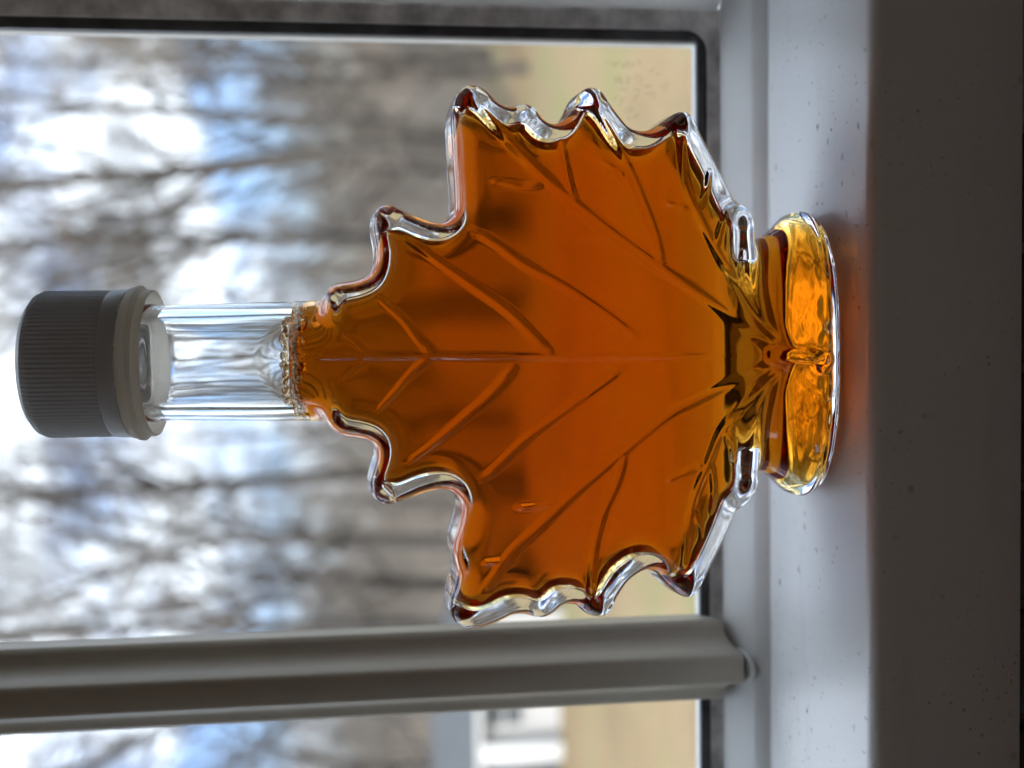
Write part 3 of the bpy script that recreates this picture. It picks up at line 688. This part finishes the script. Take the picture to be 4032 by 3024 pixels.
# the room that shades the near side of the sill (metres)
def struct(name, o): o['kind'] = 'structure'; return o
def build_room():
    X0, X1, YB, ZF, ZC = -2.4, 1.6, -3.6, -.86, 1.55
    wl = empty('wall', (0,0,0)); wl['kind'] = 'structure'
    yi, yo = -.005, .072
    zlo, zhi = -.075, .66
    parts = [(X0, X1, ZF, zlo), (X0, X1, zhi, ZC), (X0, WX0*MM, zlo, zhi), (WX1*MM, X1, zlo, zhi)]
    for a, b, c, d in parts: box('wall_panel', a, b, yi, yo, c, d, M['room'], wl)
    # window casing and reveal boards
    box('reveal_board', WX1*MM-.012, WX1*MM-.0005, -.004, .0385, .0005, zhi-.001, M['casing'], wl)
    box('reveal_board', WX0*MM+.0005, WX0*MM+.012, -.004, .0385, .0005, zhi-.001, M['casing'], wl)
    box('reveal_board', WX0*MM+.013, WX1*MM-.013, -.004, .0385, zhi-.014, zhi-.002, M['casing'], wl)
    for x0, x1, z0, z1 in ((WX1*MM-.004, WX1*MM+.06, .001, zhi+.06), (WX0*MM-.06, WX0*MM+.004, .001, zhi+.06), (WX0*MM+.005, WX1*MM-.005, zhi-.004, zhi+.06)):
        box('casing_board', x0, x1, -.019, -.0052, z0, z1, M['casing'], wl, .003)
    # dark tiles below the sill with pale joints
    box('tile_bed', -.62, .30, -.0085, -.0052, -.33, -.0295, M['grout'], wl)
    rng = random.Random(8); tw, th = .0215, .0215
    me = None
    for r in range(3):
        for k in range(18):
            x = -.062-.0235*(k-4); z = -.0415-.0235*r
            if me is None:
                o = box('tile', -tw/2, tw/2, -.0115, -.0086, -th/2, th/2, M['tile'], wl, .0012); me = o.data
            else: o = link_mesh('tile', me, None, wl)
            o.location = (x, 0, z); o.rotation_euler = (0, rng.uniform(-.012, .012), 0)
    struct('wall', box('wall_rear', X0, X1, YB-.1, YB, ZF, ZC, M['room']))
    for a, b, c, d in ((YB-.1, -3.3, ZF, ZC), (-2.55, yo, ZF, ZC), (-3.3, -2.55, 1.0, ZC)):
        struct('wall', box('wall_side', X0-.1, X0, a, b, c, d, M['room']))     # added opening lets daylight fill the room, far behind the camera on the left
    struct('wall', box('wall_side', X1, X1+.1, YB-.1, yo, ZF, ZC, M['room']))
    struct('floor', box('floor', X0-.1, X1+.1, YB-.1, yo, ZF-.1, ZF-.0005, M['floor']))
    struct('ceiling', box('ceiling', X0-.1, X1+.1, YB-.1, yo, ZC+.0005, ZC+.1, M['room']))
build_room()

# ------------------------------------------------------------------ outdoors
GZ = -4.12
def hill(x, y):
    t = min(1, max(0, (y-34)/42)); t = t*t*(3-2*t)
    u = .25*math.sin(x*.13+1)*math.sin(y*.11)+.12*math.sin(x*.31+y*.23)
    return GZ+t*(6.2+1.0*math.sin(x*.045+.6))+u*min(1, max(0, (y-8)/12))
def build_ground():
    xs = np.r_[np.linspace(-260,-70,12)[:-1], np.linspace(-70,70,71), np.linspace(70,260,12)[1:]]
    ys = np.r_[np.linspace(-260,-20,10), np.linspace(-10,-4.2,3), np.linspace(.3,110,74), np.linspace(120,420,14)]
    v = [(x, y, hill(x, y)) for y in ys for x in xs]; n = len(xs)
    f = [(j*n+i, j*n+i+1, (j+1)*n+i+1, (j+1)*n+i) for j in range(len(ys)-1) for i in range(n-1)]
    o = from_arrays('ground', v, f, M['ground'], None, True); o['kind'] = 'structure'
build_ground()

class Tubes:
    def __init__(s): s.v = []; s.f = []
    def poly(s, P, R, k):
        b = len(s.v); P = [Vector(p) for p in P]; n = len(P)
        for i, p in enumerate(P):
            d = (P[min(i+1, n-1)]-P[max(i-1, 0)]).normalized()
            u = d.orthogonal().normalized(); w = d.cross(u)
            for q in range(k):
                a = 2*math.pi*q/k; s.v.append(p+(u*math.cos(a)+w*math.sin(a))*R[i])
        for i in range(n-1):
            for q in range(k):
                s.f.append((b+i*k+q, b+i*k+(q+1) % k, b+(i+1)*k+(q+1) % k, b+(i+1)*k+q))
def grow(seed, H, r0, fork=None, lean=.0, nl=15, low=.28, dens=1.3):
    rng = random.Random(seed); T, B = Tubes(), Tubes()
    def path(p, d, L, n, wob, up):
        P = [Vector(p)]; d = Vector(d).normalized()
        for _ in range(n):
            d = (d+Vector((rng.gauss(0,wob), rng.gauss(0,wob), rng.gauss(0,wob)+up))).normalized(); P.append(P[-1]+d*(L/n))
        return P
    def side(d, a):
        o = d.orthogonal().normalized(); o.rotate(Matrix.Rotation(rng.uniform(0, 2*math.pi), 3, d)); return (d*math.cos(a)+o*math.sin(a)).normalized()
    stems = []
    base = path((0,0,-.3), (lean, rng.gauss(0,.03), 1), H*(fork or 1), 9, .045, .04)
    top = r0*(.45 if fork else .12)
    T.poly(base, [r0*1.25]+[r0+(top-r0)*i/9 for i in range(1, 10)], 8); stems.append((base, r0, top))
    if fork:
        for sgn in (-1, 1):
            d = Vector((sgn*rng.uniform(.28,.5), rng.gauss(0,.15), 1))
            st = path(base[-1], d, H*(1-fork)*rng.uniform(.85,1.05), 8, .07, .05)
            T.poly(st, [top*.9+(r0*.1-top*.9)*i/8 for i in range(9)], 7); stems.append((st, top*.9, r0*.1))
    for si, (st, ra, rb) in enumerate(stems):
        m = int(nl*(1 if not fork else (.4 if si == 0 else .8)))
        for _ in range(m):
            t = rng.uniform(low if si == 0 else .08, .98); i = min(int(t*(len(st)-1)), len(st)-2); q = t*(len(st)-1)-i
            p = st[i].lerp(st[i+1], q); d = (st[i+1]-st[i]).normalized(); r = (ra+(rb-ra)*t)*rng.uniform(.35,.6)
            L = H*rng.uniform(.18,.34)*(1.15-.6*t if si == 0 else .9-.4*t)
            b1 = path(p, side(d, rng.uniform(.6,1.1)), L, 5, .13, .10)
            T.poly(b1, [max(.012, r*(1-.16*k)) for k in range(6)], 5)
            for _ in range(int(7*dens)):
                t2 = rng.uniform(.15, 1); j = min(int(t2*5), 4); p2 = b1[j].lerp(b1[j+1], t2*5-j); d2 = (b1[j+1]-b1[j]).normalized()
                b2 = path(p2, side(d2, rng.uniform(.4,.95)), L*rng.uniform(.3,.55), 4, .17, .07)
                B.poly(b2, [max(.007, r*.42*(1-.2*k)) for k in range(5)], 3)
                for _ in range(int(6*dens)):
                    t3 = rng.uniform(.1, 1); j = min(int(t3*4), 3); p3 = b2[j].lerp(b2[j+1], t3*4-j); d3 = (b2[j+1]-b2[j]).normalized()
                    b3 = path(p3, side(d3, rng.uniform(.4,1)), L*rng.uniform(.14,.28), 2, .2, .04)
                    B.poly(b3, [max(.006, r*.2), .006, .004], 3)
    def mk(nm, t):
        me = bpy.data.meshes.new(nm); me.from_pydata([tuple(q) for q in t.v], [], t.f); me.update(); me.polygons.foreach_set('use_smooth', [True]*len(me.polygons)); return me
    return mk('trunk', T), mk('crown', B)
def tree(name, pair, loc, rz, sc, label, group=None, twig='twig'):
    e = empty(name, loc, label, 'tree', group); e.rotation_euler = (0,0,rz); e.scale = (sc,)*3
    a = link_mesh('trunk', pair[0], M['bark'], e); b = link_mesh('crown', pair[1], M[twig], e)
    return e
def build_trees():
    rng = random.Random(21)
    protos = [grow(s, H, r, fork, lean, nl) for s, H, r, fork, lean, nl in ((1,15,.17,None,.03,16),(2,17,.2,.35,-.02,18),(3,13,.14,None,.06,14),(4,18,.21,None,-.04,18),(5,14,.15,.45,.02,16))]
    n = 0
    for row, (y0, y1, cnt, xw) in enumerate(((37,46,18,24),(46,58,24,32),(58,72,30,40),(72,92,32,52))):
        for k in range(cnt):
            y = rng.uniform(y0, y1); x = (k+rng.uniform(.1,.9))/cnt*2*xw-xw-.05*y
            p = rng.choice(protos)
            tree('woodland_tree', p, (x, y, hill(x, y)), rng.uniform(0,6.3), rng.uniform(.36,.68),
                 'blurred bare grey tree among many on the brown wooded slope outside the window', 'bare trees of the wooded slope', rng.choice(('twig','twig','twig2')))
    for k in range(70):
        y = rng.uniform(56, 84); x = rng.uniform(-46, 34)
        tree('sapling', rng.choice(protos), (x, y, hill(x, y)), rng.uniform(0,6.3), rng.uniform(.28,.5),
             'blurred thin sapling among the brush along the top of the wooded slope', 'saplings of the wooded slope', 'twig')
    for k, (x, y) in enumerate(((-9.5,17),(-4.2,15.5),(-2.0,18.5),(2.6,24),(4.3,15),(6.6,19.5),(-6.4,28),(-1.6,29),(3.1,28),(7.4,27),(-11.5,24),(5.6,33),(-3.4,34),(.9,36),(-8.8,33),(9.2,34),(-13,31),(7.9,22))):
        q = max(1.0, rng.uniform(31.5, 41)/y); x, y = x*q, y*q
        tree('wood_edge_tree', protos[k % 5], (x, y, hill(x, y)), k*1.37, rng.uniform(.9,1.1)*min(q, 2.0)*.95,
             'blurred taller bare tree with fine pale twigs along the far edge of the tan lawn', 'bare trees at the edge of the lawn', 'twig')
    B = Tubes(); r2 = random.Random(77)          # brush and thin stems of the far wood: nobody could count them
    for _ in range(5200):
        y = 40+52*r2.random()**.8; x = r2.uniform(-.75, .52)*y; h = r2.uniform(1.5, 4.2)+3.0*r2.random()**3; z = hill(x, y); q = r2.gauss(0, .10), r2.gauss(0, .10)
        r = r2.uniform(.018, .05)
        B.poly([(x, y, z-.2), (x+q[0]*h*.5, y+q[1]*h*.5, z+h*.5), (x+q[0]*h*1.2+r2.gauss(0,.15), y+q[1]*h, z+h)], [r, r*.7, r*.2], 3)
        for _k in range(4):
            t = r2.uniform(.3, .9); L = h*r2.uniform(.15, .35); a = r2.uniform(0, 6.28)
            px, py, pz = x+q[0]*h*t, y+q[1]*h*t, z+h*t
            B.poly([(px, py, pz), (px+math.cos(a)*L*.6, py+math.sin(a)*L*.6, pz+L*.8)], [r*.5, r*.15], 3)
    o = from_arrays('brush_mass', B.v, B.f, M['twig'], None, True); tag(o, 'brown grey brush and thin stems covering the far wooded slope', 'brush', None, 'stuff')
    near = [
        ((1.75, 18.5), 11, 14, .085, .36, .0, 12, .9, 'slim dark bare tree with a forked trunk outside, right of the bottle neck'),
        ((3.75, 18.5), 12, 16, .10, .5, .03, 14, 1.2, 'tall bare tree with slanting limbs outside, nearest the right window edge'),
        ((-2.6, 22.0), 13, 17, .11, None, .02, 16, 2.1, 'tall bare tree outside between the bottle and the muntin bar'),
        ((-6.9, 21.0), 14, 15, .12, .45, -.03, 15, .4, 'bare tree outside, just left of the muntin bar'),
        ((.85, 24.0), 18, 18, .12, None, .02, 16, 3.0, 'upright dark bare trunk outside, seen close above the bottle shoulder on the right'),
        ((-4.6, 23.0), 19, 18, .13, .4, .02, 16, 2.6, 'dark forked bare tree outside, above the left point of the leaf bottle'),
        ((4.6, 24.0), 15, 17, .17, None, -.05, 16, 1.7, 'thick trunked bare tree outside, low behind the right edge of the glass'),
    ]
    for (x, y), sd, H, r, fk, ln, nl, rz, lab in near:
        q = 33.5/y; x, y = x*q, y*q
        e = tree('bare_tree', grow(sd, H, r*1.7, fk, ln, nl, .22, .9), (x, y, hill(x, y)), rz, q, lab, None, 'twig2')
build_trees()

def build_house():
    h = empty('neighbour_house', (-7.1, 27, hill(-8, 27)), 'low white neighbouring house with grey hip roof, blurred outside left of the muntin bar', 'house')
    zb = -.15
    bm = bmesh.new()                          # lapped siding: each board a tilted course
    W_, D_, H_ = 9.0, 7.0, 2.42
    nb = 14
    for k in range(nb):
        z0 = zb+(H_-zb)*k/nb; z1 = zb+(H_-zb)*(k+1)/nb
        for a, b in (((0,0),(-W_,0)), ((0,D_),(0,0)), ((-W_,0),(-W_,D_)), ((-W_,D_),(0,D_))):
            dx, dy = b[0]-a[0], b[1]-a[1]; L = math.hypot(dx, dy); nx, ny = -dy/L*-1, dx/L*-1
            o = .022
            vs = [bm.verts.new(q) for q in ((a[0]-nx*o*-1, a[1]-ny*o*-1, z0), (b[0]-nx*o*-1, b[1]-ny*o*-1, z0), (b[0], b[1], z1), (a[0], a[1], z1))]
            bm.faces.new(vs)
    bmesh.ops.recalc_face_normals(bm, faces=bm.faces)
    bm_obj('wall', bm, M['siding'], h)
    ov = .35; Hr = 1.05
    e = [(ov,-ov,H_),(ov,D_+ov,H_),(-W_-ov,D_+ov,H_),(-W_-ov,-ov,H_)]; rg = [(-3.2,D_/2,H_+Hr),(-W_+3.2,D_/2,H_+Hr)]
    v = e+rg+[(x,y,z-.16) for x,y,z in e]
    f = [(0,1,4),(1,2,5,4),(2,3,5),(3,0,4,5),(0,3,9,6),(1,0,6,7),(2,1,7,8),(3,2,8,9),(6,9,8,7)]
    o = from_arrays('roof', v, f, M['roof'], h); fix_normals(o)
    box('gutter', -W_-ov, ov, -ov-.1, -ov-.004, H_-.17, H_-.05, M['trim'], h)
    w = empty('window_unit', (0,0,0)); w.parent = h
    for i, (x0, x1) in enumerate(((-3.05,-2.35),)):
        fr = box('window_frame', x0-.08, x1+.08, -.07, -.026, 1.05, 2.15, M['trim'], w)
        box('window_glass', x0, x1, -.082, -.072, 1.13, 2.07, M['darkglass'], w)
        box('window_bar', x0, x1, -.097, -.084, 1.57, 1.63, M['trim'], w)
    box('porch_post', -3.92, -3.45, -.42, -.03, zb, H_-.2, M['trim'], h, .02)
    box('garage_opening', -7.6, -4.2, -.06, -.026, zb, 2.1, M['darkglass'], h, .01)  # dark panel: shade of the open garage put into its colour
build_house()
